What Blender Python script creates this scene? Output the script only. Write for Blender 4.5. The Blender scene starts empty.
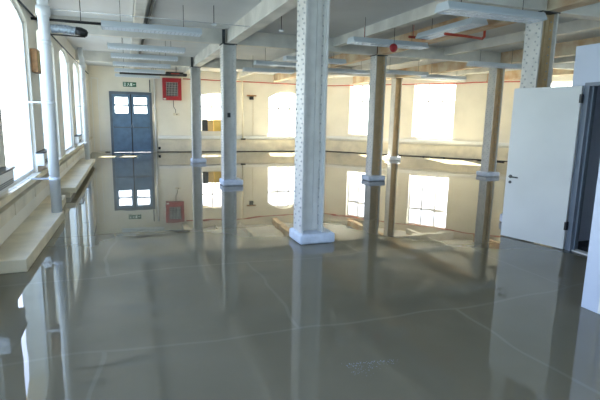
import bpy, bmesh, math, random
from mathutils import Vector, Matrix
random.seed(7)
S = bpy.context.scene
COL = S.collection
PI = math.pi

# ------------------------------------------------------------------ camera
CAM_H = 1.53
R = [[0.9392415391905011, -0.04045548625371864, 0.34086461343330066],
     [-0.342670171025043, -0.1685464043550878, 0.9242127804075417],
     [0.02006202753278139, -0.9848631697910865, -0.1721686726449603]]
cd = bpy.data.cameras.new('camera'); cam = bpy.data.objects.new('camera', cd); COL.objects.link(cam)
M = Matrix(((R[0][0], -R[0][1], -R[0][2], 0), (R[1][0], -R[1][1], -R[1][2], 0),
            (R[2][0], -R[2][1], -R[2][2], CAM_H), (0, 0, 0, 1)))
cam.matrix_world = M
cd.sensor_width = 36; cd.lens = 472 / 600 * 36; cd.clip_start = 0.05; cd.clip_end = 200
S.camera = cam

# ------------------------------------------------------------------ materials
def srgb(r, g, b):
    f = lambda c: (c / 255 / 12.92) if c / 255 <= .04045 else ((c / 255 + .055) / 1.055) ** 2.4
    return (f(r), f(g), f(b), 1)

def mat(name, rgb, rough=.6, metal=0.0, vary=0.06, scale=3.0, bump=0.0, bscale=40, spec=.5, rgb2=None, emis=None):
    m = bpy.data.materials.new(name); m.use_nodes = True
    nt = m.node_tree; b = nt.nodes['Principled BSDF']
    b.inputs['Roughness'].default_value = rough; b.inputs['Metallic'].default_value = metal
    b.inputs['Specular IOR Level'].default_value = spec
    c = srgb(*rgb); c2 = srgb(*rgb2) if rgb2 else tuple(max(0, v * (1 - vary * 3)) for v in c[:3]) + (1,)
    tc = nt.nodes.new('ShaderNodeTexCoord'); nz = nt.nodes.new('ShaderNodeTexNoise')
    nz.inputs['Scale'].default_value = scale; nz.inputs['Detail'].default_value = 5
    cr = nt.nodes.new('ShaderNodeValToRGB')
    cr.color_ramp.elements[0].position = .35; cr.color_ramp.elements[0].color = c2
    cr.color_ramp.elements[1].position = .62; cr.color_ramp.elements[1].color = c
    nt.links.new(tc.outputs['Object'], nz.inputs['Vector']); nt.links.new(nz.outputs['Fac'], cr.inputs['Fac'])
    nt.links.new(cr.outputs['Color'], b.inputs['Base Color'])
    if bump:
        n2 = nt.nodes.new('ShaderNodeTexNoise'); n2.inputs['Scale'].default_value = bscale
        bp = nt.nodes.new('ShaderNodeBump'); bp.inputs['Strength'].default_value = bump; bp.inputs['Distance'].default_value = .01
        nt.links.new(tc.outputs['Object'], n2.inputs['Vector']); nt.links.new(n2.outputs['Fac'], bp.inputs['Height'])
        nt.links.new(bp.outputs['Normal'], b.inputs['Normal'])
    return m

m_wall = mat('cream_wall_paint', (232, 227, 213), .75, vary=.03, scale=1.2, bump=.15, bscale=25)
m_dado = mat('dado_paint', (228, 218, 194), .6, vary=.06, scale=2.5)
m_ceil = mat('ceiling_paint', (214, 217, 218), .8, vary=.04, scale=.8)
m_beam = mat('beam_paint', (222, 220, 212), .6, vary=.08, scale=2)
m_beam_stain = mat('stained_beam_paint', (220, 206, 178), .7, vary=.1, scale=2.2, rgb2=(196, 158, 120))
m_steel = mat('column_paint', (214, 213, 208), .45, vary=.04, scale=6)
m_steel_warm = mat('column_warm_light_tint', (214, 190, 150), .5, vary=.04, scale=6)  # warm light in the column recesses, put into the colour
m_block = mat('painted_concrete_block', (214, 222, 235), .6, vary=.05, scale=9, bump=.3)
m_plinth = mat('plinth_paint', (232, 220, 190), .6, vary=.06, scale=3)
m_white = mat('white_gloss_paint', (224, 229, 233), .35, vary=.02, scale=2)
m_door = mat('white_door_paint', (222, 224, 222), .45, vary=.02, scale=1.5)
m_part = mat('white_partition_board', (204, 214, 232), .5, vary=.02, scale=1.5)
m_blue = mat('blue_grey_door_paint', (94, 122, 148), .45, vary=.08, scale=4)
m_bluedk = mat('dark_blue_frame_paint', (92, 103, 114), .45, vary=.08, scale=4)
m_frame = mat('window_frame_white', (232, 232, 228), .45, vary=.02)
m_red = mat('red_paint', (158, 28, 38), .4, vary=.08, scale=8)
m_redpipe = mat('red_pipe', (190, 74, 54), .5, vary=.1, scale=8)
m_black = mat('black_plastic', (22, 23, 25), .4, vary=.1)
m_dark = mat('dark_void_grey', (58, 62, 66), .7, vary=.1)
m_alu = mat('aluminium', (228, 234, 242), .25, metal=.5, vary=.03, scale=12)
m_foil = mat('foil_duct', (178, 192, 205), .35, metal=.6, vary=.15, scale=30, bump=.6, bscale=60)
m_light = mat('luminaire_white', (202, 212, 220), .35, vary=.02)
m_rivet = mat('grey_rivet_paint', (182, 183, 185), .6)  # rivet heads a touch darker than the column paint
m_edge = mat('floor_edge_dark', (112, 104, 92), .8)  # colour of the dark gap along the wall foot
m_louvre = mat('louvre_white', (240, 244, 250), .15, spec=.9, vary=.01)
m_rust = mat('rusty_bracket', (128, 92, 66), .7, vary=.1)
m_tube = mat('fluorescent_tube', (240, 242, 245), .3, vary=.01)
m_wood = mat('bare_wood', (176, 130, 84), .6, vary=.15, scale=10)
m_tan = mat('tan_card', (196, 170, 118), .8, vary=.06)
m_yel = mat('ochre_card', (206, 176, 96), .8, vary=.06)
m_green = mat('sign_green', (22, 92, 66), .4, vary=.02)
m_signw = mat('sign_white', (225, 235, 228), .5, vary=.01)
m_grille = mat('steel_grille', (225, 226, 224), .4, metal=.0, vary=.1)
m_brass = mat('satin_steel_handle', (92, 92, 90), .3, metal=.8)
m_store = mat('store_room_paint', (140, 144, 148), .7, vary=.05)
m_jamb = mat('grey_jamb_paint', (128, 138, 152), .5, vary=.05)
m_ground = mat('yard_ground', (150, 148, 140), .9, vary=.1)

# glass
m_glass = bpy.data.materials.new('window_glass'); m_glass.use_nodes = True
nt = m_glass.node_tree; nt.nodes.clear()
o = nt.nodes.new('ShaderNodeOutputMaterial'); tr = nt.nodes.new('ShaderNodeBsdfTransparent'); gl = nt.nodes.new('ShaderNodeBsdfGlossy')
tr.inputs['Color'].default_value = (.93, .96, .96, 1); gl.inputs['Roughness'].default_value = .02
mx = nt.nodes.new('ShaderNodeMixShader'); mx.inputs['Fac'].default_value = .05
nt.links.new(tr.outputs[0], mx.inputs[1]); nt.links.new(gl.outputs[0], mx.inputs[2]); nt.links.new(mx.outputs[0], o.inputs[0])

# wet self-levelling screed
m_floor = bpy.data.materials.new('wet_screed'); m_floor.use_nodes = True
nt = m_floor.node_tree; b = nt.nodes['Principled BSDF']; L = nt.links.new
tc = nt.nodes.new('ShaderNodeTexCoord')
n1 = nt.nodes.new('ShaderNodeTexNoise'); n1.inputs['Scale'].default_value = .5; n1.inputs['Detail'].default_value = 6
cr = nt.nodes.new('ShaderNodeValToRGB')
cr.color_ramp.elements[0].position = .35; cr.color_ramp.elements[0].color = srgb(104, 99, 82)
cr.color_ramp.elements[1].position = .65; cr.color_ramp.elements[1].color = srgb(118, 112, 94)
L(tc.outputs['Object'], n1.inputs['Vector']); L(n1.outputs['Fac'], cr.inputs['Fac'])
# faint pour joints and drag marks left in the screed
nd = nt.nodes.new('ShaderNodeTexNoise'); nd.inputs['Scale'].default_value = .7
md = nt.nodes.new('ShaderNodeMix'); md.data_type = 'RGBA'; md.inputs[0].default_value = .3
L(tc.outputs['Object'], nd.inputs['Vector']); L(tc.outputs['Object'], md.inputs[6]); L(nd.outputs['Color'], md.inputs[7])
bk = nt.nodes.new('ShaderNodeTexBrick'); bk.inputs['Scale'].default_value = 1; bk.inputs['Brick Width'].default_value = 1.9; bk.inputs['Row Height'].default_value = 1.15
bk.inputs['Mortar Size'].default_value = .014; bk.inputs['Mortar Smooth'].default_value = .6
L(md.outputs[2], bk.inputs['Vector'])
bm_ = nt.nodes.new('ShaderNodeMath'); bm_.operation = 'MULTIPLY'; bm_.inputs[1].default_value = .18
n3 = nt.nodes.new('ShaderNodeTexNoise'); n3.inputs['Scale'].default_value = .35; L(tc.outputs['Object'], n3.inputs['Vector'])
m3 = nt.nodes.new('ShaderNodeMath'); m3.operation = 'MULTIPLY'; L(n3.outputs['Fac'], m3.inputs[1])
L(bk.outputs['Fac'], bm_.inputs[0]); L(bm_.outputs[0], m3.inputs[0])
mj = nt.nodes.new('ShaderNodeMix'); mj.data_type = 'RGBA'; mj.inputs[7].default_value = srgb(170, 168, 155)
L(m3.outputs[0], mj.inputs[0]); L(cr.outputs['Color'], mj.inputs[6])
L(mj.outputs[2], b.inputs['Base Color'])
b.inputs['Roughness'].default_value = .012; b.inputs['IOR'].default_value = 1.52
n2 = nt.nodes.new('ShaderNodeTexNoise'); n2.inputs['Scale'].default_value = 1.3; n2.inputs['Detail'].default_value = 2
bp = nt.nodes.new('ShaderNodeBump'); bp.inputs['Strength'].default_value = .12; bp.inputs['Distance'].default_value = .012
L(tc.outputs['Object'], n2.inputs['Vector']); L(n2.outputs['Fac'], bp.inputs['Height']); L(bp.outputs['Normal'], b.inputs['Normal'])

# ------------------------------------------------------------------ mesh helpers
class MB:
    def __init__(s): s.v = []; s.f = []; s.sm = []; s.mi = []; s.cur = 0
    def poly(s, vs, fs, smooth=False):
        k = len(s.v); s.v += [tuple(v) for v in vs]
        for f in fs: s.f.append([k + i for i in f]); s.sm.append(smooth); s.mi.append(s.cur)
        return s
    def box(s, x0, x1, y0, y1, z0, z1):
        if x0 > x1: x0, x1 = x1, x0
        if y0 > y1: y0, y1 = y1, y0
        if z0 > z1: z0, z1 = z1, z0
        return s.poly([(x0, y0, z0), (x1, y0, z0), (x1, y1, z0), (x0, y1, z0), (x0, y0, z1), (x1, y0, z1), (x1, y1, z1), (x0, y1, z1)],
                      [(0, 3, 2, 1), (4, 5, 6, 7), (0, 1, 5, 4), (1, 2, 6, 5), (2, 3, 7, 6), (3, 0, 4, 7)])
    def tube(s, pts, r, n=12, cap=True, radii=None):
        pts = [Vector(p) for p in pts]; rings = []
        up = None
        for i, p in enumerate(pts):
            if i == 0: t = pts[1] - p
            elif i == len(pts) - 1: t = p - pts[i - 1]
            else: t = (pts[i + 1] - p).normalized() + (p - pts[i - 1]).normalized()
            t.normalize()
            a = up if up is not None else (Vector((0, 0, 1)) if abs(t.z) < .9 else Vector((1, 0, 0)))
            u = (a - t * a.dot(t)).normalized(); w = t.cross(u); up = u
            rr = radii[i] if radii else r
            rings.append([p + (u * math.cos(2 * PI * k / n) + w * math.sin(2 * PI * k / n)) * rr for k in range(n)])
        vs = [v for g in rings for v in g]; fs = []
        for i in range(len(rings) - 1):
            for k in range(n):
                a = i * n + k; b_ = i * n + (k + 1) % n
                fs.append((a, b_, b_ + n, a + n))
        k0 = len(s.v); s.poly(vs, fs, True)
        if cap:
            s.f.append([k0 + k for k in range(n)][::-1]); s.sm.append(False); s.mi.append(s.cur)
            s.f.append([k0 + (len(rings) - 1) * n + k for k in range(n)]); s.sm.append(False); s.mi.append(s.cur)
        return s
    def prism(s, prof, a0, a1, axis):   # profile extruded along axis; profile = two other coords in order
        n = len(prof); vs = []
        for a in (a0, a1):
            for p, q in prof:
                vs.append({'x': (a, p, q), 'y': (p, a, q), 'z': (p, q, a)}[axis])
        fs = [tuple(range(n))[::-1], tuple(range(n, 2 * n))] + [(i, (i + 1) % n, n + (i + 1) % n, n + i) for i in range(n)]
        return s.poly(vs, fs)
    def xf(s, m):
        s.v = [tuple(m @ Vector(v)) for v in s.v]; return s
    def build(s, name, m, parent=None, bevel=0, m2=None):
        me = bpy.data.meshes.new(name); me.from_pydata(s.v, [], s.f)
        me.polygons.foreach_set('use_smooth', s.sm)
        me.polygons.foreach_set('material_index', s.mi)
        bm = bmesh.new(); bm.from_mesh(me); bmesh.ops.recalc_face_normals(bm, faces=bm.faces); bm.to_mesh(me); bm.free()
        me.materials.append(m)
        if m2: me.materials.append(m2)
        me.update()
        ob = bpy.data.objects.new(name, me); COL.objects.link(ob)
        if parent: ob.parent = parent
        if bevel:
            bv = ob.modifiers.new('bevel', 'BEVEL'); bv.width = bevel; bv.segments = 2; bv.limit_method = 'ANGLE'
        return ob

def tag(o, label, cat, group=None, kind=None):
    o['label'] = label; o['category'] = cat
    if group: o['group'] = group
    if kind: o['kind'] = kind
    return o
def empty(name, loc=(0, 0, 0), rz=0):
    o = bpy.data.objects.new(name, None); COL.objects.link(o); o.location = loc; o.rotation_euler = (0, 0, rz)
    o.empty_display_size = .1; return o
KIDS = {}
def copy_tree(o, parent=None):
    c = o.copy(); COL.objects.link(c)
    if parent: c.parent = parent
    for ch in [k for k in bpy.data.objects if k.parent == o]: copy_tree(ch, c)
    return c
def rbox(x0, x1, y0, y1, z0, z1): return MB().box(x0, x1, y0, y1, z0, z1)

# ------------------------------------------------------------------ shell
WX = -1.3; BY = 20.5; CZ = 3.35; FY = -4.0; RX = 16.5; TH = .35
P0 = Vector((8.7, 20.5)); P1 = Vector((14.1, 14.4)); dA = (P1 - P0).normalized()
LA = (RX - P0.x) / dA.x; P2 = P0 + dA * LA
fl = MB().prism([(WX - .02, FY), (RX, FY), (RX, P2.y), (P0.x, BY + .02), (WX - .02, BY + .02)], -.12, 0, 'z')
tag(fl.build('floor', m_floor), 'wide grey floor flooded with glossy wet self-levelling screed', 'floor', kind='structure')
ce = MB().prism([(WX - TH, FY - TH), (RX + TH, FY - TH), (RX + TH, P2.y), (P0.x + .2, BY + TH), (WX - TH, BY + TH)], CZ, CZ + .2, 'z')
tag(ce.build('ceiling', m_ceil), 'painted flat ceiling between the beams', 'ceiling', kind='structure')

def wall(name, p0, d, n_out, Ln, ops, label, H=CZ, th=TH, z0=0):
    """wall along d from p0; ops: (s0,s1,z0,z1,rise)"""
    mb = MB(); d = Vector((d[0], d[1], 0)); n = Vector((n_out[0], n_out[1], 0)); p = Vector((p0[0], p0[1], 0))
    def blk(prof):
        vs = []
        k = len(prof)
        for t in (0, th):
            for s_, z in prof: vs.append(p + d * s_ + n * t + Vector((0, 0, z)))
        mb.poly(vs, [tuple(range(k)), tuple(range(k, 2 * k))[::-1]] + [(i, (i + 1) % k, k + (i + 1) % k, k + i) for i in range(k)])
    cur = 0
    for (a, b_, za, zb, rise) in sorted(ops):
        blk([(cur, z0), (a, z0), (a, H), (cur, H)])
        if za > z0: blk([(a, z0), (b_, z0), (b_, za), (a, za)])
        N = 12 if rise else 1
        arc = [(a + (b_ - a) * i / N, zb - rise + rise * (1 - (2 * i / N - 1) ** 2) if rise else zb) for i in range(N + 1)]
        for i in range(N):
            blk([arc[i], arc[i + 1], (arc[i + 1][0], H), (arc[i][0], H)])
        cur = b_
    blk([(cur, z0), (Ln, z0), (Ln, H), (cur, H)])
    return tag(mb.build(name, m_wall), label, 'wall', kind='structure')

PORTALS = []
wn = [0]
def window(p0, d, n_out, op, depth, label, vbars=(), hbars=()):
    wn[0] += 1
    a, b_, za, zb, rise = op
    d3 = Vector((d[0], d[1], 0)); n3 = Vector((n_out[0], n_out[1], 0)); p = Vector((p0[0], p0[1], 0))
    mid = p + d3 * ((a + b_) / 2)
    root = empty('window_%d' % wn[0], (mid.x, mid.y, za)); tag(root, label, 'window', kind='structure')
    def P(s_, t, z): return p + d3 * s_ + n3 * t + Vector((0, 0, z)) - Vector(root.location)
    def ztop(s_):
        u = (s_ - a) / (b_ - a); return zb - rise + rise * (1 - (2 * u - 1) ** 2)
    mb = MB(); fw = .05; t0, t1 = depth, depth + .06
    def blk(prof, t0=t0, t1=t1):
        k = len(prof); vs = [P(s_, t, z) for t in (t0, t1) for s_, z in prof]
        mb.poly(vs, [tuple(range(k)), tuple(range(k, 2 * k))[::-1]] + [(i, (i + 1) % k, k + (i + 1) % k, k + i) for i in range(k)])
    e = .003
    blk([(a + e, za + e), (b_ - e, za + e), (b_ - e, za + fw), (a + e, za + fw)])
    blk([(a + e, za + fw), (a + fw, za + fw), (a + fw, ztop(a + fw) - fw), (a + e, ztop(a) - e)])
    blk([(b_ - fw, za + fw), (b_ - e, za + fw), (b_ - e, ztop(b_) - e), (b_ - fw, ztop(b_ - fw) - fw)])
    N = 12
    for i in range(N):
        s0 = a + e + (b_ - a - 2 * e) * i / N; s1 = a + e + (b_ - a - 2 * e) * (i + 1) / N
        blk([(s0, ztop(s0) - fw), (s1, ztop(s1) - fw), (s1, ztop(s1) - e), (s0, ztop(s0) - e)])
    mb.build('window_frame', m_frame, root)
    if vbars or hbars:
        mb = MB()
        for u in vbars:
            s_ = a + (b_ - a) * u; blk([(s_ - .028, za + fw), (s_ + .028, za + fw), (s_ + .028, ztop(s_) - fw), (s_ - .028, ztop(s_) - fw)], t0 + .01, t1 - .01)
        for z in hbars:
            blk([(a + fw, z - .028), (b_ - fw, z - .028), (b_ - fw, z + .028), (a + fw, z + .028)], t0 + .01, t1 - .01)
        mb.build('glazing_bar', m_frame, root)
    prof = [(a + e, za + e), (b_ - e, za + e)] + [(b_ - e - (b_ - a - 2 * e) * i / N, ztop(b_ - e - (b_ - a - 2 * e) * i / N) - e) for i in range(N + 1)]
    g = MB(); k = len(prof)
    g.poly([P(s_, t0 + .03, z) for s_, z in prof], [tuple(range(k))]); g.build('window_pane', m_glass, root)
    PORTALS.append((p + d3 * ((a + b_) / 2) + n3 * (TH + .02) + Vector((0, 0, (za + zb) / 2)), n3, b_ - a, zb - za))
    return root

# left wall: p0 at (WX, FY), along +Y, outwards -X
lops = []
for y0 in (-2.4, .45, 3.3, 6.2, 9.0, 11.88, 14.82, 17.75):
    lops.append((y0 - FY, y0 + (2.0 if y0 < 17 else 1.7) - FY, .62, 3.02, .2))
wall('wall_left', (WX, FY), (0, 1), (-1, 0), BY - FY, lops, 'cream wall with a row of tall bright windows on the left')
ordn = ['behind the camera', 'beside the camera', 'just outside the photo', 'largest at the left edge of the photo, beside the near heater',
        'second into the room, behind the near white downpipe', 'third into the room, right of the near downpipe', 'fourth into the room, left of the far downpipe', 'last one before the far corner']
for op, w in zip(lops, ordn):
    window((WX, FY), (0, 1), (-1, 0), op, .05, 'tall bright left wall window, ' + w)
# back wall
DOP = (-.50 - WX, .98 - WX, 0, 2.34, 0)
bops = [(3.02 - WX, 4.45 - WX, .88, 2.50, .1), (6.0 - WX, 7.55 - WX, .72, 2.66, .28)]
wall('wall_back', (WX, BY), (1, 0), (0, 1), P0.x - WX, [DOP] + bops, 'cream end wall with blue double doors and arched windows')
window((WX, BY), (1, 0), (0, 1), bops[0], .2, 'arched end wall window with boxes on its sill', (.33, .67), (1.9,))
window((WX, BY), (1, 0), (0, 1), bops[1], .2, 'arched end wall window left of the nearest column', (.33, .67), (1.9,))
# angled wall
nA = Vector((-dA.y, dA.x)); nA = nA if nA.y > 0 else -nA
aops = [(1.22, 2.75, .85, 3.02, 0), (4.12, 5.8, .82, 3.02, 0), (8.85, 10.6, .82, 3.02, 0)]
wall('wall_angled', P0, dA, nA, LA, aops, 'cream angled wall with large sunny windows on the right')
window(P0, dA, nA, aops[0], .2, 'bright angled wall window showing left of the bare grey column', (.33, .67), (2.3,))
window(P0, dA, nA, aops[1], .2, 'large glaring square window in the angled wall', (.33, .67), (2.3,))
window(P0, dA, nA, aops[2], .2, 'bright window glimpsed above the white door', (.5,), (2.3,))
# right and front: unseen windows added to fill the hall with daylight
right_fill_ops = [(y - FY, y + 1.7 - FY, .82, 3.0, 0) for y in (-2.4, 1.2, 4.8, 8.2)]
wall('wall_right', (RX, FY), (0, 1), (1, 0), P2.y - FY, right_fill_ops, 'cream wall closing the right side of the hall')
for op, w in zip(right_fill_ops, ('first', 'second', 'third', 'last')):
    window((RX, FY), (0, 1), (1, 0), op, .2, 'added daylight-fill window in the right side wall out of the photo, %s along it' % w)
front_fill_ops = [(x - WX, x + 2.1 - WX, .7, 3.0, 0) for x in (-.9, 1.8, 4.5, 7.2, 9.9, 12.6)]
for op, w in zip(front_fill_ops, ('first', 'second', 'third', 'fourth', 'fifth', 'last')):
    window((WX, FY), (1, 0), (0, -1), op, .2, 'added daylight-fill window in the wall behind the camera, %s from the left' % w)
wall('wall_front', (WX, FY), (1, 0), (0, -1), RX - WX, front_fill_ops, 'cream wall behind the camera')

# wall pier projection + thin strips painting in the dark gap at the wall foot
mb = MB().box(WX + .5, -.62, BY - .03, BY, 0, 0.03).box(1.2, P0.x - .03, BY - .03, BY, 0, .025)
tag(mb.build('base_gap_back', m_edge), 'thin strip for the dark gap along the foot of the end wall', 'gap_strip', kind='structure')
ang = math.atan2(dA.y, dA.x)
def awall(mb): return mb.xf(Matrix.Translation((P0.x, P0.y, 0)) @ Matrix.Rotation(ang, 4, 'Z'))
mb = awall(MB().box(.05, LA - .05, -.03, 0, 0, .025))
tag(mb.build('base_gap_right', m_edge), 'thin strip for the dark gap along the foot of the angled wall', 'gap_strip', kind='structure')
# dado boxing along end & angled walls
mb = MB().box(1.25, P0.x - .12, BY - .10, BY, .03, .52)
for i in range(12): x = 1.7 + i * .6; mb.box(x, x + .012, BY - .104, BY - .1, .08, .5)
tag(mb.build('trim_1', m_dado), 'low cream boxing along the end wall under the windows', 'boxing', kind='structure')
mb = awall(MB().box(.14, LA - .2, -.10, 0, .03, .52))
tag(mb.build('trim_2', m_dado), 'low cream boxing along the angled wall under its windows', 'boxing', kind='structure')
mb = MB().box(1.25, P0.x - .14, BY - .12, BY, .56, .68)
tag(mb.build('trim_3', m_frame), 'white cable trunking along the end wall above the boxing', 'trunking', kind='structure')
mb = awall(MB().box(.16, LA - .2, -.12, 0, .60, .72))
tag(mb.build('trim_4', m_frame), 'white cable trunking along the angled wall above the boxing', 'trunking', kind='structure')
# left sill and trunking
mb = MB().box(WX, WX + .05, FY, BY, .545, .615)
tag(mb.build('trim_5', m_plinth), 'long cream window ledge running along the left wall', 'ledge', kind='structure')
mb = MB().box(WX, WX + .07, FY, 17.6, .36, .50)
for i in range(16):
    y = FY + 1.0 + i * 1.3; mb.box(WX + .07, WX + .078, y, y + .03, .36, .5)
tag(mb.build('trim_6', m_dado), 'boxed cable trunking on the left wall below the ledge', 'trunking', kind='structure')
# cornice pipe on left wall
tag(MB().tube([(WX + .03, 4, 2.98), (WX + .03, 20.4, 3.02)], .014, 8).build('wall_cable', m_dark), 'dark cable running along the top of the left wall', 'cable')

# ------------------------------------------------------------------ beams
def structure(mb, name, m, label, cat): return tag(mb.build(name, m), label, cat, kind='structure')
def wall_s_Y(x):  # Y of angled wall at x
    return P0.y + (x - P0.x) * dA.y / dA.x if x > P0.x else BY
BZ = 3.05
names = {2.2: 'longitudinal white beam carried by the nearest row of columns', 5.9: 'longitudinal beam carried by the middle row of columns',
         9.6: 'longitudinal beam carried by the far right row of columns', 13.3: 'longitudinal beam beyond the far right columns'}
def xb(x, y): return x + ((y - 10.55) * .041 - .04 if x == 5.9 else 0)
def ibeam_y(xc, y0, y1, w=.11, z0=BZ):
    mb = MB(); mb.box(xc - .075, xc + .075, y0, y1, z0 + .02, CZ)
    mb.box(xc - w, xc + w, y0, y1, z0, z0 + .025)
    mb.v = [(xb(xc, v[1]) + v[0] - xc, v[1], v[2]) for v in mb.v]
    return mb
for x in (2.2, 5.9, 9.6, 13.3):
    structure(ibeam_y(x, FY, wall_s_Y(x) - .1), 'ceiling_beam', m_beam if x < 5 else m_beam_stain, names[x], 'beam')
tl = {.2: 'cross beam over the camera', 5.4: 'cross beam over the nearest column, at the top edge of the photo', 10.55: 'cross beam over the second column',
      15.85: 'cross beam over the third column, nearest the end wall'}
for y in (.2, 5.4, 10.55, 15.85):
    xs = [WX, 2.2, 5.9, 9.6, 13.3, RX]
    mb = MB()
    for a, b_ in zip(xs[:-1], xs[1:]):
        a2 = a if a == WX else xb(a, y) + .11; b2 = b_ if b_ == RX else xb(b_, y) - .11
        if y > 12 and a2 > 9.6: b2 = min(b2, P0.x + (y - P0.y) * dA.x / dA.y - .15)
        if y > 8 and b_ == RX: b2 = min(b2, P0.x + (y - P0.y) * dA.x / dA.y - .15)
        if b2 <= a2: continue
        mb.box(a2, b2, y - .09, y + .09, BZ + .004, CZ)
    structure(mb, 'ceiling_beam', m_beam, tl[y], 'beam')
jl = {.3: 'slim joist along the ceiling over the left aisle', 4.68: 'slim white joist along the ceiling right of the nearest column',
      7.75: 'slim joist between the middle and far right columns', 11.4: 'slim joist near the angled wall'}
for x in jl:
    mb = MB()
    for a, b_ in ((FY, .1), (.3, 5.3), (5.5, 10.45), (10.65, 15.75), (15.95, 99)):
        b_ = min(b_, wall_s_Y(x) - .2)
        if b_ > a: mb.box(x - .08, x + .08, a, b_, 3.16, CZ)
    structure(mb, 'ceiling_joist', m_beam, jl[x], 'joist')

# ------------------------------------------------------------------ columns
def rivet(mb, x, y, z, sx, r=.014, h=.012):
    n = 6; vs = [(x, y + r * math.cos(2 * PI * k / n), z + r * math.sin(2 * PI * k / n)) for k in range(n)]
    vs += [(x + sx * h, y + r * .55 * math.cos(2 * PI * k / n), z + r * .55 * math.sin(2 * PI * k / n)) for k in range(n)]
    mb.poly(vs, [tuple(range(n, 2 * n))] + [(k, (k + 1) % n, n + (k + 1) % n, n + k) for k in range(n)])
def make_column(cream):  # cream: web and angles carry the painted warm light
    root = empty('steel_column')
    mw = m_steel_warm if cream else m_steel
    W = .145; D = .145
    for s in (-1, 1):
        mb = MB().box(s * W, s * (W - .022), -D, D, .1, 3.035)
        mb.cur = 1
        for j, yy in enumerate((-.105, -.06, .06, .105)):
            for i in range(25):
                z = .22 + i * .113 + (.056 if j % 2 else 0)
                rivet(mb, s * W, yy, z, s)
        mb.build('flange', m_steel, root, m2=m_rivet)
        mb = MB()
        for t in (-1, 1):
            mb.box(s * (W - .022), s * (W - .034), t * .012, t * .09, .1, 3.035)   # angle leg on flange
            mb.box(s * (W - .034), s * (W - .1), t * .012, t * .024, .1, 3.035)   # angle leg on web
            mb.cur = 1
            for i in range(25): rivet(mb, s * (W - .034), t * .06, .22 + i * .113, -s)
            mb.cur = 0
        mb.build('angle_iron', mw, root, m2=m_rivet)
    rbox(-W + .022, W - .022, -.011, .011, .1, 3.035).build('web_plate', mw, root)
    rbox(-W - .02, W + .02, -D - .01, D + .01, 3.035, 3.05).build('cap_plate', m_dark, root)
    rbox(-.14, -.08, -.08, .08, 3.051, CZ - .01).build('head_bracket', m_rust if cream else m_dark, root)
    b_ = rbox(-.235 + (0 if cream else .05), .235 + (0 if cream else .05), -.22, .22, 0.0, .13).build('base_block', m_block, root, bevel=.03)
    return root
protoA = make_column(False); protoB = make_column(True)
cols = [(2.115, 5.42, 'A', 'riveted steel column nearest the camera, in the middle of the photo'),
        (2.15, 10.5, 'A', 'riveted steel column second from the camera in the left row'),
        (2.17, 15.8, 'A', 'riveted steel column farthest in the left row, right of the red fan box'),
        (5.86, 10.55, 'B', 'riveted steel column with brownish web, first to the right of the nearest column'),
        (9.62, 10.7, 'B', 'riveted steel column with tan web left of the white door'),
        (5.62, 5.45, 'B', 'thick riveted steel column rising behind the white door'),
        (9.65, 15.9, 'B', 'small far riveted column with tan web between two bright windows'),
        (5.9, 15.85, 'B', 'far riveted column hidden behind the nearest column'),
        (13.3, 10.6, 'B', 'riveted column hidden behind the white partition')]
used = set()
for x, y, k, lab in cols:
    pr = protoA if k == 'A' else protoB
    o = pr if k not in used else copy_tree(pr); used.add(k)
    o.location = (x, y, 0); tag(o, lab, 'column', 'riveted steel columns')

# ------------------------------------------------------------------ left plinths, heaters, pipes
mb = MB().prism([(WX, 5.02), (-.95, 5.02), (-.89, 7.5), (-.99, 7.7), (-1.02, 8.95), (WX, 8.95)], 0, .13, 'z')
tag(mb.build('floor_plinth', m_plinth, bevel=.01), 'low cream floor boxing nearest the camera along the left wall', 'plinth', 'low boxings by the left wall')
r = empty('floor_plinth', (0, 9.4, 0)); tag(r, 'raised cream floor boxing beyond the near downpipe', 'plinth', 'low boxings by the left wall')
rbox(WX, -.9, 0, 6.0, .09, .19).build('cover', m_plinth, r, bevel=.01)
rbox(WX, -1.0, .05, 5.9, 0, .09).build('support', m_dado, r)

def make_heater():
    root = empty('wall_heater')
    rbox(0, .11, 0, .8, 0, .19).build('casing', m_frame, root, bevel=.008)
    rbox(.004, .125, -.01, .81, .19, .21).build('top_cap', m_black, root)
    mb = MB()
    for i in range(3): mb.box(.11, .114, .06, .74, .04 + i * .02, .048 + i * .02)
    mb.build('vent', m_dark, root)
    return root
hp = make_heater(); first = True
for y, lab in ((5.2, 'white wall heater at the left edge of the photo'), (8.12, 'white wall heater just left of the near downpipe'),
               (14.0, 'small white wall heater just left of the far downpipe'), (16.86, 'white wall heater just right of the far downpipe')):
    o = hp if first else copy_tree(hp); first = False
    o.location = (WX, y, .72); tag(o, lab, 'heater', 'wall heaters under the left windows')

def pipe(y, x, zb, lab):
    root = empty('drain_pipe', (x, y, zb)); tag(root, lab, 'pipe', 'white downpipes on the left wall')
    MB().tube([(0, 0, 0), (0, 0, 2.62 - zb + .28), (.0, .01, 3.02 - zb), (-.03, .02, 3.12 - zb), (-.04, .02, CZ - zb)], .07, 20).build('pipe_run', m_white, root)
    for z, dz, rr in ((.45, .05, .076), (1.5, .05, .076), (2.3, .05, .076), (2.8 - zb, .12, .088)):
        MB().tube([(0, 0, z), (0, 0, z + dz)], rr, 20).build('collar', m_white, root)
    for z in (.47, 1.52): rbox(WX - x + .07 if z < .4 else WX - x, -.07, -.012, .012, z, z + .025).build('wall_bracket', m_alu, root)
pipe(7.4, -.97, .13, 'thick white downpipe nearest the camera on the left wall')
pipe(15.2, -1.09, .19, 'white downpipe near the far end of the left wall')

# wooden box on pier
root = empty('wooden_box', (WX, 8.3, 2.13)); tag(root, 'small bare wood box high on the left wall beside the near downpipe', 'box')
rbox(0, .09, -.0, .42, 0, .34).build('case', m_wood, root); rbox(.09, .1, .03, .39, .03, .31).build('lid', m_tan, root)
rbox(.1, .105, .2, .22, .05, .29).build('strip', m_dark, root)
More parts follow.
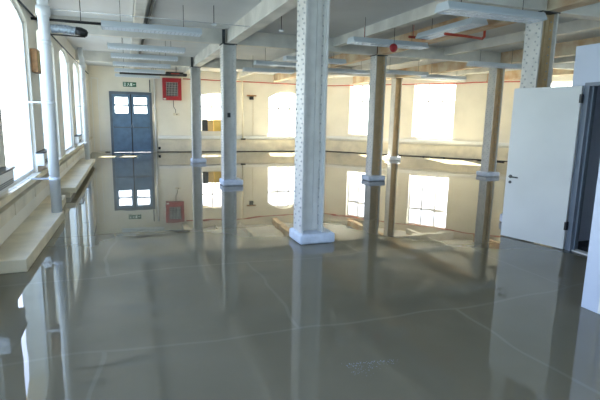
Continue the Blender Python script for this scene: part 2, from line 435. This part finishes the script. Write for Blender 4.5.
# foil duct with dark end
root = empty('foil_duct', (-.89, 7.42, 2.64)); tag(root, 'silver foil duct stub with black open end beside the near downpipe', 'duct')
pts = [(0.0 + i * .012, 0, .01 * math.sin(i * .15)) for i in range(26)]
MB().tube(pts, .05, 14, radii=[.052 + .006 * (i % 2) for i in range(26)]).build('hose', m_foil, root)
MB().tube([(.30, 0, .0), (.36, 0, -.01), (.42, 0, -.03), (.45, .0, -.04)], .05, 12, radii=[.055, .06, .055, .03]).build('end_cap', m_black, root)
MB().tube([(0, -.02, -.075), (.42, -.02, -.078)], .01, 8).build('support_rod', m_black, root)
# black conduit from wall to the first light
tag(MB().tube([(WX, 8.6, 2.95), (-.30, 8.6, 2.95)], .022, 10).tube([(-.6, 8.6, 2.95), (-.6, 8.6, CZ)], .006, 6).build('black_conduit', m_black), 'black conduit from the left wall to the nearest aisle light', 'conduit')
tag(MB().tube([(.48, 4.2, 3.28), (.48, 10.44, 3.28)], .028, 10).tube([(.48, 10.66, 3.28), (.48, 15.74, 3.28)], .028, 10).build('black_conduit', m_black), 'black conduit running along the left aisle ceiling joist', 'conduit')
tag(rbox(-.14, .2, 6.6, 10.0, CZ - .02, CZ).build('ceiling_hatch', m_ceil), 'pale flat panel on the ceiling above the left aisle', 'panel')

# ------------------------------------------------------------------ fluorescent lights
def make_light():
    root = empty('fluorescent_light')
    w = .15; Lh = .775; h = .1
    prof = [(-w, 0), (-w, .02), (-w * .7, h), (w * .7, h), (w, .02), (w, 0), (w - .008, 0), (w - .008, .018), (w * .68, h - .01), (-w * .68, h - .01), (-w + .008, .018), (-w + .008, 0)]
    MB().prism(prof, -Lh, Lh, 'x').build('housing', m_light, root)
    for s in (-1, 1):
        MB().prism([(-w, 0), (-w, .02), (-w * .7, h), (w * .7, h), (w, .02), (w, 0)], s * Lh, s * (Lh + .012), 'x').build('end_cap', m_light, root)
        MB().tube([(-Lh + .02, s * .06, .055), (Lh - .02, s * .06, .055)], .014, 10).build('tube', m_tube, root)
    mb = MB()
    mb.box(-Lh, Lh, -.003, .003, .0, .045)
    for s in (-1, 1): mb.box(-Lh, Lh, s * .125, s * .121, .0, .045)
    for i in range(24):
        x = -Lh + .03 + i * (2 * Lh - .06) / 23
        mb.box(x - .002, x + .002, -.121, .121, .002, .04)
    mb.build('louvre', m_louvre, root)
    for s in (-1, 1):
        MB().tube([(0, 0, 0), (0, 0, CZ - 2.98)], .004, 6).build('hanging_wire', m_dark, root).location = (s * .5, 0, h)
    return root
lp = make_light(); first = True
lights = [(.49, 8.55, 0, 'fluorescent louvre light over the left aisle, nearest of its line'),
          (.5, 11.05, 0, 'fluorescent louvre light over the left aisle, second of its line'),
          (.52, 12.75, 0, 'fluorescent louvre light over the left aisle, third of its line'),
          (.52, 14.8, 0, 'fluorescent louvre light over the left aisle, fourth of its line'),
          (.52, 16.85, 0, 'fluorescent louvre light over the left aisle, fifth of its line'),
          (.5, 19.1, 0, 'fluorescent louvre light over the left aisle, nearest the exit sign'),
          (4.56, 5.25, 0, 'large fluorescent louvre light at the top right, nearest the camera on that side'),
          (4.68, 8.08, 0, 'fluorescent louvre light just right of the nearest column'),
          (4.45, 11.2, 0, 'fluorescent light crossing behind the nearest column, closest of three there'),
          (4.05, 12.5, 0, 'fluorescent light crossing behind the nearest column, middle of three there'),
          (4.2, 14.4, 0, 'fluorescent light crossing behind the nearest column, farthest of three there'),
          (5.16, 6.95, PI / 2 * .98, 'fluorescent light turned lengthwise above the red pipe'),
          (8.0, 12.8, 0, 'fluorescent louvre light in front of the small far column'),
          (9.9, 13.4, 0, 'fluorescent louvre light hanging before the large square window'),
          (8.85, 9.9, 0, 'fluorescent louvre light left of the top of the tan-webbed column by the door'),
          (6.3, 13.3, 0, 'small far fluorescent light right of the nearest column')]
for x, y, rz, lab in lights:
    o = lp if first else copy_tree(lp); first = False
    zz = 2.99 if rz else 2.88
    o.location = (x, y, zz); o.rotation_euler = (0, 0, rz)
    top = BZ + .004 if False else CZ
    for ch in [k for k in bpy.data.objects if k.parent == o and k.name.startswith('hanging_wire')]: ch.scale = (1, 1, (top - zz - .1) / (CZ - 2.98)); tag(o, lab, 'light', 'hanging fluorescent lights')

# detectors on the wire
root = empty('hanging_detector', (1.47, 8.35, 3.02)); tag(root, 'small white pendant detector left of the second column top', 'detector', 'pendant detectors')
MB().tube([(0, 0, 0), (0, 0, .012), (0, 0, .03)], .05, 14, radii=[.03, .045, .045]).build('head', m_white, root)
MB().tube([(0, 0, .03), (0, 0, CZ - 3.02)], .006, 6).build('rod', m_dark, root)
o = copy_tree(root); o.location = (2.66, 8.35, 3.02); o['label'] = 'small white pendant detector just left of the nearest column'
tag(MB().tube([(1.3 - 2.5 + .05, 8.35, 3.065), (2.09, 8.35, 3.062)], .006, 6).build('ceiling_wire', m_alu), 'thin wire crossing the left bay to the pendant detector', 'wire')

# ------------------------------------------------------------------ red pipes and bell
def tubeobj(name, pts, r, m, lab, cat, n=10, group=None):
    return tag(MB().tube(pts, r, n).build(name, m), lab, cat, group)
q = lambda s_, t, z: (P0.x + dA.x * s_ - nA.x * t, P0.y + dA.y * s_ - nA.y * t, z)
tubeobj('sprinkler_pipe', [(2.3, BY - .05, 3.0), (4.6, BY - .05, 3.0), (8.6, BY - .05, 2.98)] + [q(.1, .06, 2.98), q(6.0, .06, 3.0), q(6.5, .06, 3.1 - .07), q(9.0, .06, 3.03)], .02, m_redpipe,
        'thin red pipe running high along the end and angled walls', 'pipe')
tubeobj('sprinkler_pipe', [(4.98, 6.8, 2.93), (5.4, 6.83, 2.93), (5.84, 6.92, 2.93), (5.9, 6.94, 2.97), (5.9, 6.95, CZ)], .022, m_redpipe, 'short red pipe hanging below the middle beam', 'pipe')
root = empty('pipe_fitting', (4.6, 8.9, 3.06)); tag(root, 'cluster of copper red pipe fittings beside the lengthwise light', 'pipe')
MB().tube([(-.15, 0, 0), (.25, .02, .0)], .02, 8).tube([(0, 0, 0), (0, .02, .29)], .006, 8).build('branch', m_redpipe, root)
MB().tube([(-.02, 0, .0), (.05, 0, .0)], .032, 8).build('coupling', m_redpipe, root); MB().tube([(.2, .02, 0), (.26, .02, 0)], .032, 8).build('coupling', m_redpipe, root)
root = empty('sprinkler_pipe', (5.45, 8.3, 3.12)); tag(root, 'red pipe stub right of the copper fittings', 'pipe')
MB().tube([(-.2, 0, 0), (.2, 0, 0)], .025, 8).tube([(-.1, 0, 0), (-.1, 0, CZ - 3.12)], .006, 8).build('branch', m_redpipe, root); MB().tube([(.1, 0, 0), (.17, 0, 0)], .036, 8).build('coupling', m_redpipe, root)
for k, x in enumerate((5.02, 5.12)):
    tubeobj('conduit', [(x, 5.6, 3.3), (x, 8.6, 3.3)], .014, m_alu, 'thin steel conduit along the ceiling, %s of the pair above the joist' % ('left' if k == 0 else 'right'), 'conduit', 8, 'ceiling conduits')
root = empty('fire_bell', (4.65, 7.83, 2.815)); tag(root, 'red round fire bell hanging under the light right of the nearest column', 'bell')
MB().tube([(0, .03, 0), (0, 0, 0), (0, -.03, 0), (0, -.045, 0)], .07, 18, radii=[.075, .078, .06, .02]).build('gong', m_red, root)
MB().tube([(0, .0, .07), (0, 0, CZ - 2.815)], .004, 8).build('hanger', m_dark, root)

# ------------------------------------------------------------------ end wall things
def on_back(x, z, dy=0): return (x, BY - dy, z)
# blue double doors
x0, x1, zt = -.56, 1.04, 2.40
root = empty('door_1', ((x0 + x1) / 2, BY, 0)); tag(root, 'blue-grey double doors with small square panes below the exit sign', 'door', kind='structure')
cx = (x0 + x1) / 2
mb = MB().box(x0 - cx, x0 - cx + .09, -.1, 0, 0, zt).box(x1 - cx - .09, x1 - cx, -.1, 0, 0, zt).box(x0 - cx + .09, x1 - cx - .09, -.1, 0, zt - .1, zt)
mb.build('door_frame', m_bluedk, root)
for s in (-1, 1):
    a, b_ = (x0 - cx + .086, -.004) if s < 0 else (.004, x1 - cx - .086)
    lf = MB(); st = .11
    y0, y1 = -.075, -.03
    zs = [.02, .22, .98, 1.12, 1.55, 1.62 - .06, 1.86, 1.90, 2.16, 2.29]
    lf.box(a, a + st, y0, y1, .004, 2.305).box(b_ - st, b_, y0, y1, .004, 2.305)
    for z0_, z1_ in ((.004, .2), (.92, 1.06), (1.44, 1.56), (1.84, 1.91), (2.18, 2.305)): lf.box(a + st, b_ - st, y0, y1, z0_, z1_)
    leaf = lf.build('door_leaf', m_blue, root)
    p = MB().box(a + st, b_ - st, -.06, -.04, .2, .92).box(a + st, b_ - st, -.06, -.04, 1.06, 1.44); p.build('door_panel', m_blue, leaf)
    for z0_, z1_ in ((1.56, 1.84), (1.91, 2.18)):
        e = MB().box(a + st, b_ - st, -.055, -.05, z0_, z1_); e.build('door_pane', m_glass, leaf)
    MB().box(a + .05, b_ - .05, -.12, -.1, .98, 1.02).box(a + .05, a + .08, -.1, -.075, .96, 1.04).box(b_ - .08, b_ - .05, -.1, -.075, .96, 1.04).build('push_bar', m_bluedk, leaf)
MB().box(-.02, .02, -.085, -.03, .0, 2.3).build('meeting_strip', m_black, root)
MB().tube([(-.02, -.14, 1.0), (0.03, -.14, 1.2), (.06, -.14, 1.0)], .008, 6).build('hanging_tag', m_alu, root)
# opening behind the double-door panes (bright sky shows straight through)
# exit sign
root = empty('exit_sign', (.22, BY, 2.6)); tag(root, 'small green fire exit sign with white pictograms above the blue doors', 'sign')
rbox(-.25, .25, -.02, 0, 0, .18).build('sign_board', m_green, root)
mb = MB(); y0, y1 = -.024, -.02
mb.box(.02, .1, y0, y1, .03, .15)                     # door
mb.box(-.07, -.03, y0, y1, .07, .12).box(-.06, -.035, y0, y1, .125, .15).box(-.1, -.06, y0, y1, .03, .055).box(-.03, .0, y0, y1, .04, .075).box(-.11, -.07, y0, y1, .1, .115)  # runner
mb.poly([(.13, y0, .09), (.17, y0, .05), (.17, y0, .08), (.22, y0, .08), (.22, y0, .1), (.17, y0, .1), (.17, y0, .13)], [tuple(range(7))])
mb.box(-.22, -.14, y0, y1, .03, .06).box(-.22, -.14, y0, y1, .08, .1).box(-.22, -.14, y0, y1, .12, .15)
mb.build('pictogram', m_signw, root)
# red fan box
root = empty('fan_box', (1.84, BY, 2.12)); tag(root, 'square red framed ventilation box with wire grille high on the end wall', 'fan')
w = .37; hh = .88
MB().box(-w, -w + .13, -.22, 0, 0, hh).box(w - .13, w, -.22, 0, 0, hh).box(-w + .13, w - .13, -.22, 0, 0, .16).box(-w + .13, w - .13, -.22, 0, hh - .16, hh).build('surround', m_red, root)
rbox(-w + .13, w - .13, -.03, 0, .16, hh - .16).build('back_panel', m_dark, root)
mb = MB()
for i in range(8): x = -w + .16 + i * .06; mb.tube([(x, -.19, .16), (x, -.19, hh - .16)], .008, 6)
for i in range(6): z = .22 + i * .095; mb.tube([(-w + .13, -.18, z), (w - .13, -.18, z)], .005, 6)
mb.build('grille', m_grille, root)
rbox(-w + .02, -w + .12, -.225, -.22, .02, .07).build('label_plate', m_signw, root)
tubeobj('fan_cable', [(1.9, BY - .015, 2.12), (1.9, BY - .015, 1.85), (1.97, BY - .015, 1.75), (1.98, BY - .015, 1.62)], .01, m_dark, 'dark cable dropping from the red fan box to a switch', 'cable', 6)
root = empty('isolator_switch', (2.02, BY, 1.5)); tag(root, 'small switch box on the end wall below the red fan box', 'switch')
rbox(-.14, .1, -.05, 0, 0, .1).build('body', m_dado, root, bevel=.006); rbox(-.02, .02, -.065, -.05, .03, .07).build('switch_lever', m_black, root)
# black trunk by the fan
tag(MB().tube([(-.12, 18.0, 2.92), (1.3, 18.0, 2.93), (2.05, 18.2, 2.96)], .035, 8).tube([(1.0, 18, 2.93), (1.0, 18, CZ)], .006, 6).build('black_conduit', m_black), 'black pipe crossing below the ceiling toward the red fan box', 'conduit')
root = empty('black_duct', (1.85, 18.6, 2.95)); tag(root, 'rusty black duct section hanging above the red fan box', 'duct')
rbox(-.38, .38, -.15, .15, 0, .14).build('body', m_black, root, bevel=.02); rbox(-.2, .1, -.16, -.15, .03, .09).build('rust_patch', m_redpipe, root)
MB().tube([(0, 0, .14), (0, 0, CZ - 2.95)], .01, 6).build('hanger', m_dark, root)
# vertical pipes on the end wall
tubeobj('wall_pipe', [(1.16, BY - .06, .05), (1.16, BY - .06, 2.95)], .035, m_frame, 'white pipe on the end wall right of the blue doors', 'pipe')
tubeobj('wall_pipe', [(.98, BY - .12, 2.42), (.98, BY - .12, 2.9)], .02, m_dark, 'short dark pipe above the right corner of the blue doors', 'pipe')
root = empty('wall_pipe', (4.78, BY - .16, .52)); tag(root, 'pale pipe on the end wall left of the arched window', 'pipe')
MB().tube([(0, 0, .06), (0, 0, 2.3), (-.03, 0, 2.5), (-.35, 0, 2.52)], .035, 10).build('pipe_run', m_dado, root)
rbox(-.08, .12, -.03, .05, .0, .06).build('foot', m_black, root)
root = empty('alarm_sounder', (5.2, BY, 2.25)); tag(root, 'small wooden shelf and black device high on the end wall', 'device')
rbox(-.2, .2, -.12, 0, .14, .2).build('shelf', m_wood, root); rbox(-.08, .08, -.1, 0, 0, .14).build('device_body', m_black, root)
rbox(.07, .085, -.02, 0, -1.55, .0).build('cable', m_dado, root)
tubeobj('electrical_socket', [(1.28, BY - .12, .12), (1.28, BY - .12, .22)], .05, m_black, 'small black item on the floor line near the third column', 'socket', 8)
# panel lines left of doors
mb = MB().box(-1.2, -1.17, BY - .015, BY, .05, 2.9).box(-.97, -.94, BY - .015, BY, .05, 2.9).box(-1.17, -.97, BY - .015, BY, 2.86, 2.9)
tag(mb.build('trim_7', m_frame), 'thin batten frame on the end wall left of the blue doors', 'trim', kind='structure')
# sill boxes
tag(rbox(3.06, 3.28, BY - .10, BY + .12, .882, .882 + .49).build('sill_box', m_dark, bevel=.01), 'dark grey box on the arched window sill, leftmost of three', 'box', 'boxes on the window sill')
tag(rbox(3.30, 3.52, BY - .08, BY + .12, .882, .882 + .47).build('sill_box', m_tan, bevel=.01), 'tan box on the arched window sill, middle of three', 'box', 'boxes on the window sill')
tag(rbox(3.54, 3.9, BY - .09, BY + .12, .882, .882 + .49).build('sill_box', m_yel, bevel=.01), 'ochre yellow box on the arched window sill, rightmost of three', 'box', 'boxes on the window sill')
# switch on second column
tag(rbox(2.12, 2.18, 10.44, 10.488, 1.5, 1.6).build('column_switch', m_black), 'tiny black switch on the second column of the left row', 'switch')

# ------------------------------------------------------------------ partition and white door
PX = 5.03; PH = 2.42
def board(name, boxes, lab, m=m_part):
    mb = MB()
    for b_ in boxes: mb.box(*b_)
    return tag(mb.build(name, m), lab, 'partition', kind='structure')
board('wall_partition', [(PX, PX + .1, 4.13, 4.33, 0, PH), (PX, PX + .1, 3.14, 4.13, 1.99, PH), (PX, PX + .1, 2.85, 3.14, 0, PH), (PX + .1, 8.2, 4.23, 4.33, 0, PH)],
      'white partition with the doorway behind the open white door')
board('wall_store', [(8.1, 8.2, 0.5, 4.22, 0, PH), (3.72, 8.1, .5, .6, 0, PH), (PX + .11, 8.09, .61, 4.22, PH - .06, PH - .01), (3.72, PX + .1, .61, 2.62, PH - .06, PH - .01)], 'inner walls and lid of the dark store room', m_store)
board('wall_corner', [(3.565, 3.665, -2.5, 2.73, 0, 2.42), (3.665, PX + .05, 2.63, 2.73, 0, 2.42)], 'bluish white partition corner cut off by the right edge of the photo')
mb = MB().box(3.545, 3.565, 2.55, 2.565, .01, 2.42).box(3.55, 3.565, 2.47, 2.50, .01, 2.42)
tag(mb.build('trim_8', m_frame), 'upright bead on the partition at the right edge of the photo', 'trim', kind='structure')
tag(rbox(PX, PX + .1, 3.15, 4.08, 0, .012).build('trim_9', m_frame), 'pale threshold strip in the doorway of the partition', 'threshold', kind='structure')
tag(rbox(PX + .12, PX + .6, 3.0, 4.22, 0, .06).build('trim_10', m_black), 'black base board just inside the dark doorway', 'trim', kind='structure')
# frame + door
root = empty('door_2', (5.0, 4.10, 0)); tag(root, 'plain white door standing open at the right', 'door', kind='structure')
MB().box(.0, .13, -.03, .03, 0, 1.99).box(.0, .13, -.97, -.93, 0, 1.99).box(.0, .13, -.93, -.03, 1.95, 1.99).box(.05, .07, -.05, -.03, 0, 1.95).build('door_frame', m_jamb, root)
a = math.atan2(4.93 - 4.12, 4.77 - 4.985); mt = Matrix.Translation((-.03, .03, 0)) @ Matrix.Rotation(a, 4, 'Z')
# door edge must face the camera side: leaf length .83 along a
lf = MB().box(0, .83, -.02, .02, .012, 1.955).xf(mt).build('door_leaf', m_door, root, bevel=.003)
MB().tube([(.765, .02, .82), (.765, .06, .82), (.74, .07, .82), (.64, .07, .818)], .009, 10).tube([(.765, .02, .82), (.765, .026, .82)], .024, 14).xf(mt).build('door_handle', m_brass, lf)
MB().tube([(.765, .018, .745), (.765, .028, .745)], .02, 14).xf(mt).build('keyhole', m_brass, lf)
for z in (.25, 1.76):
    MB().box(-.012, .012, -.024, .03, z, z + .1).xf(mt).build('hinge', m_black, root)

# ------------------------------------------------------------------ floor foam and debris
mb = MB()
for i in range(150):
    u = random.random(); x = 1.24 + u * .33 + random.gauss(0, .015); y = 2.5 - u * .06 - abs(random.gauss(0, .06)) * (1.3 - u); r_ = random.uniform(.0015, .0035)
    mb.poly([(x + r_ * math.cos(k * PI / 3), y + r_ * math.sin(k * PI / 3), 0.0002) for k in range(6)] + [(x, y, r_ * .8)], [(k, (k + 1) % 6, 6) for k in range(6)], True)
tag(mb.build('foam_bubbles', m_jamb), 'patch of tiny white bubbles on the wet floor near the camera', 'bubbles', kind='stuff')
tubeobj('floor_cable', [q(6.9, .3, .02), q(7.2, .5, .02), q(7.5, .35, .02), q(7.9, .6, .02)], .02, m_black, 'black cable scrap on the floor right of the tan-webbed column', 'cable', 6)
mb = MB()
for i in range(9):
    s_ = 4.6 + i * .12; c = Vector(q(s_, .16 + random.uniform(-.03, .05), 0)); r_ = random.uniform(.03, .07)
    mb.poly([(c.x + r_ * math.cos(k * 1.2566), c.y + r_ * math.sin(k * 1.2566), 0) for k in range(5)] + [(c.x, c.y, r_ * .8)], [(k, (k + 1) % 5, 5) for k in range(5)])
tag(mb.build('rubble', m_dark), 'small dark rubble at the foot of the angled wall', 'rubble', kind='stuff')

# ------------------------------------------------------------------ outside light
W = bpy.data.worlds.new('world'); S.world = W; W.use_nodes = True
nt = W.node_tree; L = nt.links.new; bg = nt.nodes['Background']
tc = nt.nodes.new('ShaderNodeTexCoord'); sx = nt.nodes.new('ShaderNodeSeparateXYZ'); L(tc.outputs['Generated'], sx.inputs[0])
cr = nt.nodes.new('ShaderNodeValToRGB'); mr = nt.nodes.new('ShaderNodeMapRange')
mr.inputs['From Min'].default_value = -1; mr.inputs['From Max'].default_value = 1
L(sx.outputs['Z'], mr.inputs['Value']); L(mr.outputs[0], cr.inputs['Fac'])
e = cr.color_ramp.elements
e[0].position = .3; e[0].color = (.36, .42, .44, 1)
e[1].position = .47; e[1].color = (.42, .58, .68, 1)
x = e.new(.52); x.color = (.68, .86, 1.0, 1)
x = e.new(.66); x.color = (.42, .61, 1.0, 1)
x = e.new(.95); x.color = (.25, .45, .95, 1)
mb2 = nt.nodes.new('ShaderNodeMapRange'); mb2.inputs['From Min'].default_value = -.2; mb2.inputs['From Max'].default_value = .8
mb2.inputs['To Min'].default_value = 0; mb2.inputs['To Max'].default_value = 1
L(sx.outputs['Y'], mb2.inputs['Value'])
mixc = nt.nodes.new('ShaderNodeMix'); mixc.data_type = 'RGBA'; mixc.blend_type = 'MIX'
warm = nt.nodes.new('ShaderNodeMix'); warm.data_type = 'RGBA'; warm.blend_type = 'MULTIPLY'; warm.inputs[0].default_value = 1
warm.inputs[7].default_value = (2.1, 1.65, 1.35, 1)
L(cr.outputs[0], warm.inputs[6]); L(cr.outputs[0], mixc.inputs[6]); L(warm.outputs[2], mixc.inputs[7]); L(mb2.outputs[0], mixc.inputs[0])
L(mixc.outputs[2], bg.inputs['Color']); bg.inputs['Strength'].default_value = 4.5

sd = bpy.data.lights.new('sun', 'SUN'); sun = bpy.data.objects.new('sun', sd); COL.objects.link(sun)
sd.energy = 170; sd.color = (1, .92, .78); sd.angle = math.radians(1)
dirv = Vector((-.25, -1, -.85)).normalized()
sun.rotation_euler = dirv.to_track_quat('-Z', 'Y').to_euler()

for i, (c, n, w, h) in enumerate(PORTALS):
    ld = bpy.data.lights.new('window_portal', 'AREA'); lo = bpy.data.objects.new('window_portal', ld); COL.objects.link(lo)
    ld.shape = 'RECTANGLE'; ld.size = w; ld.size_y = h; ld.cycles.is_portal = True
    lo.location = c; lo.rotation_euler = (-n).to_track_quat('-Z', 'Z').to_euler()

vs = S.view_settings; vs.view_transform = 'Standard'; vs.look = 'None'; vs.gamma = 1; vs.use_curve_mapping = False; vs.exposure = 0.65
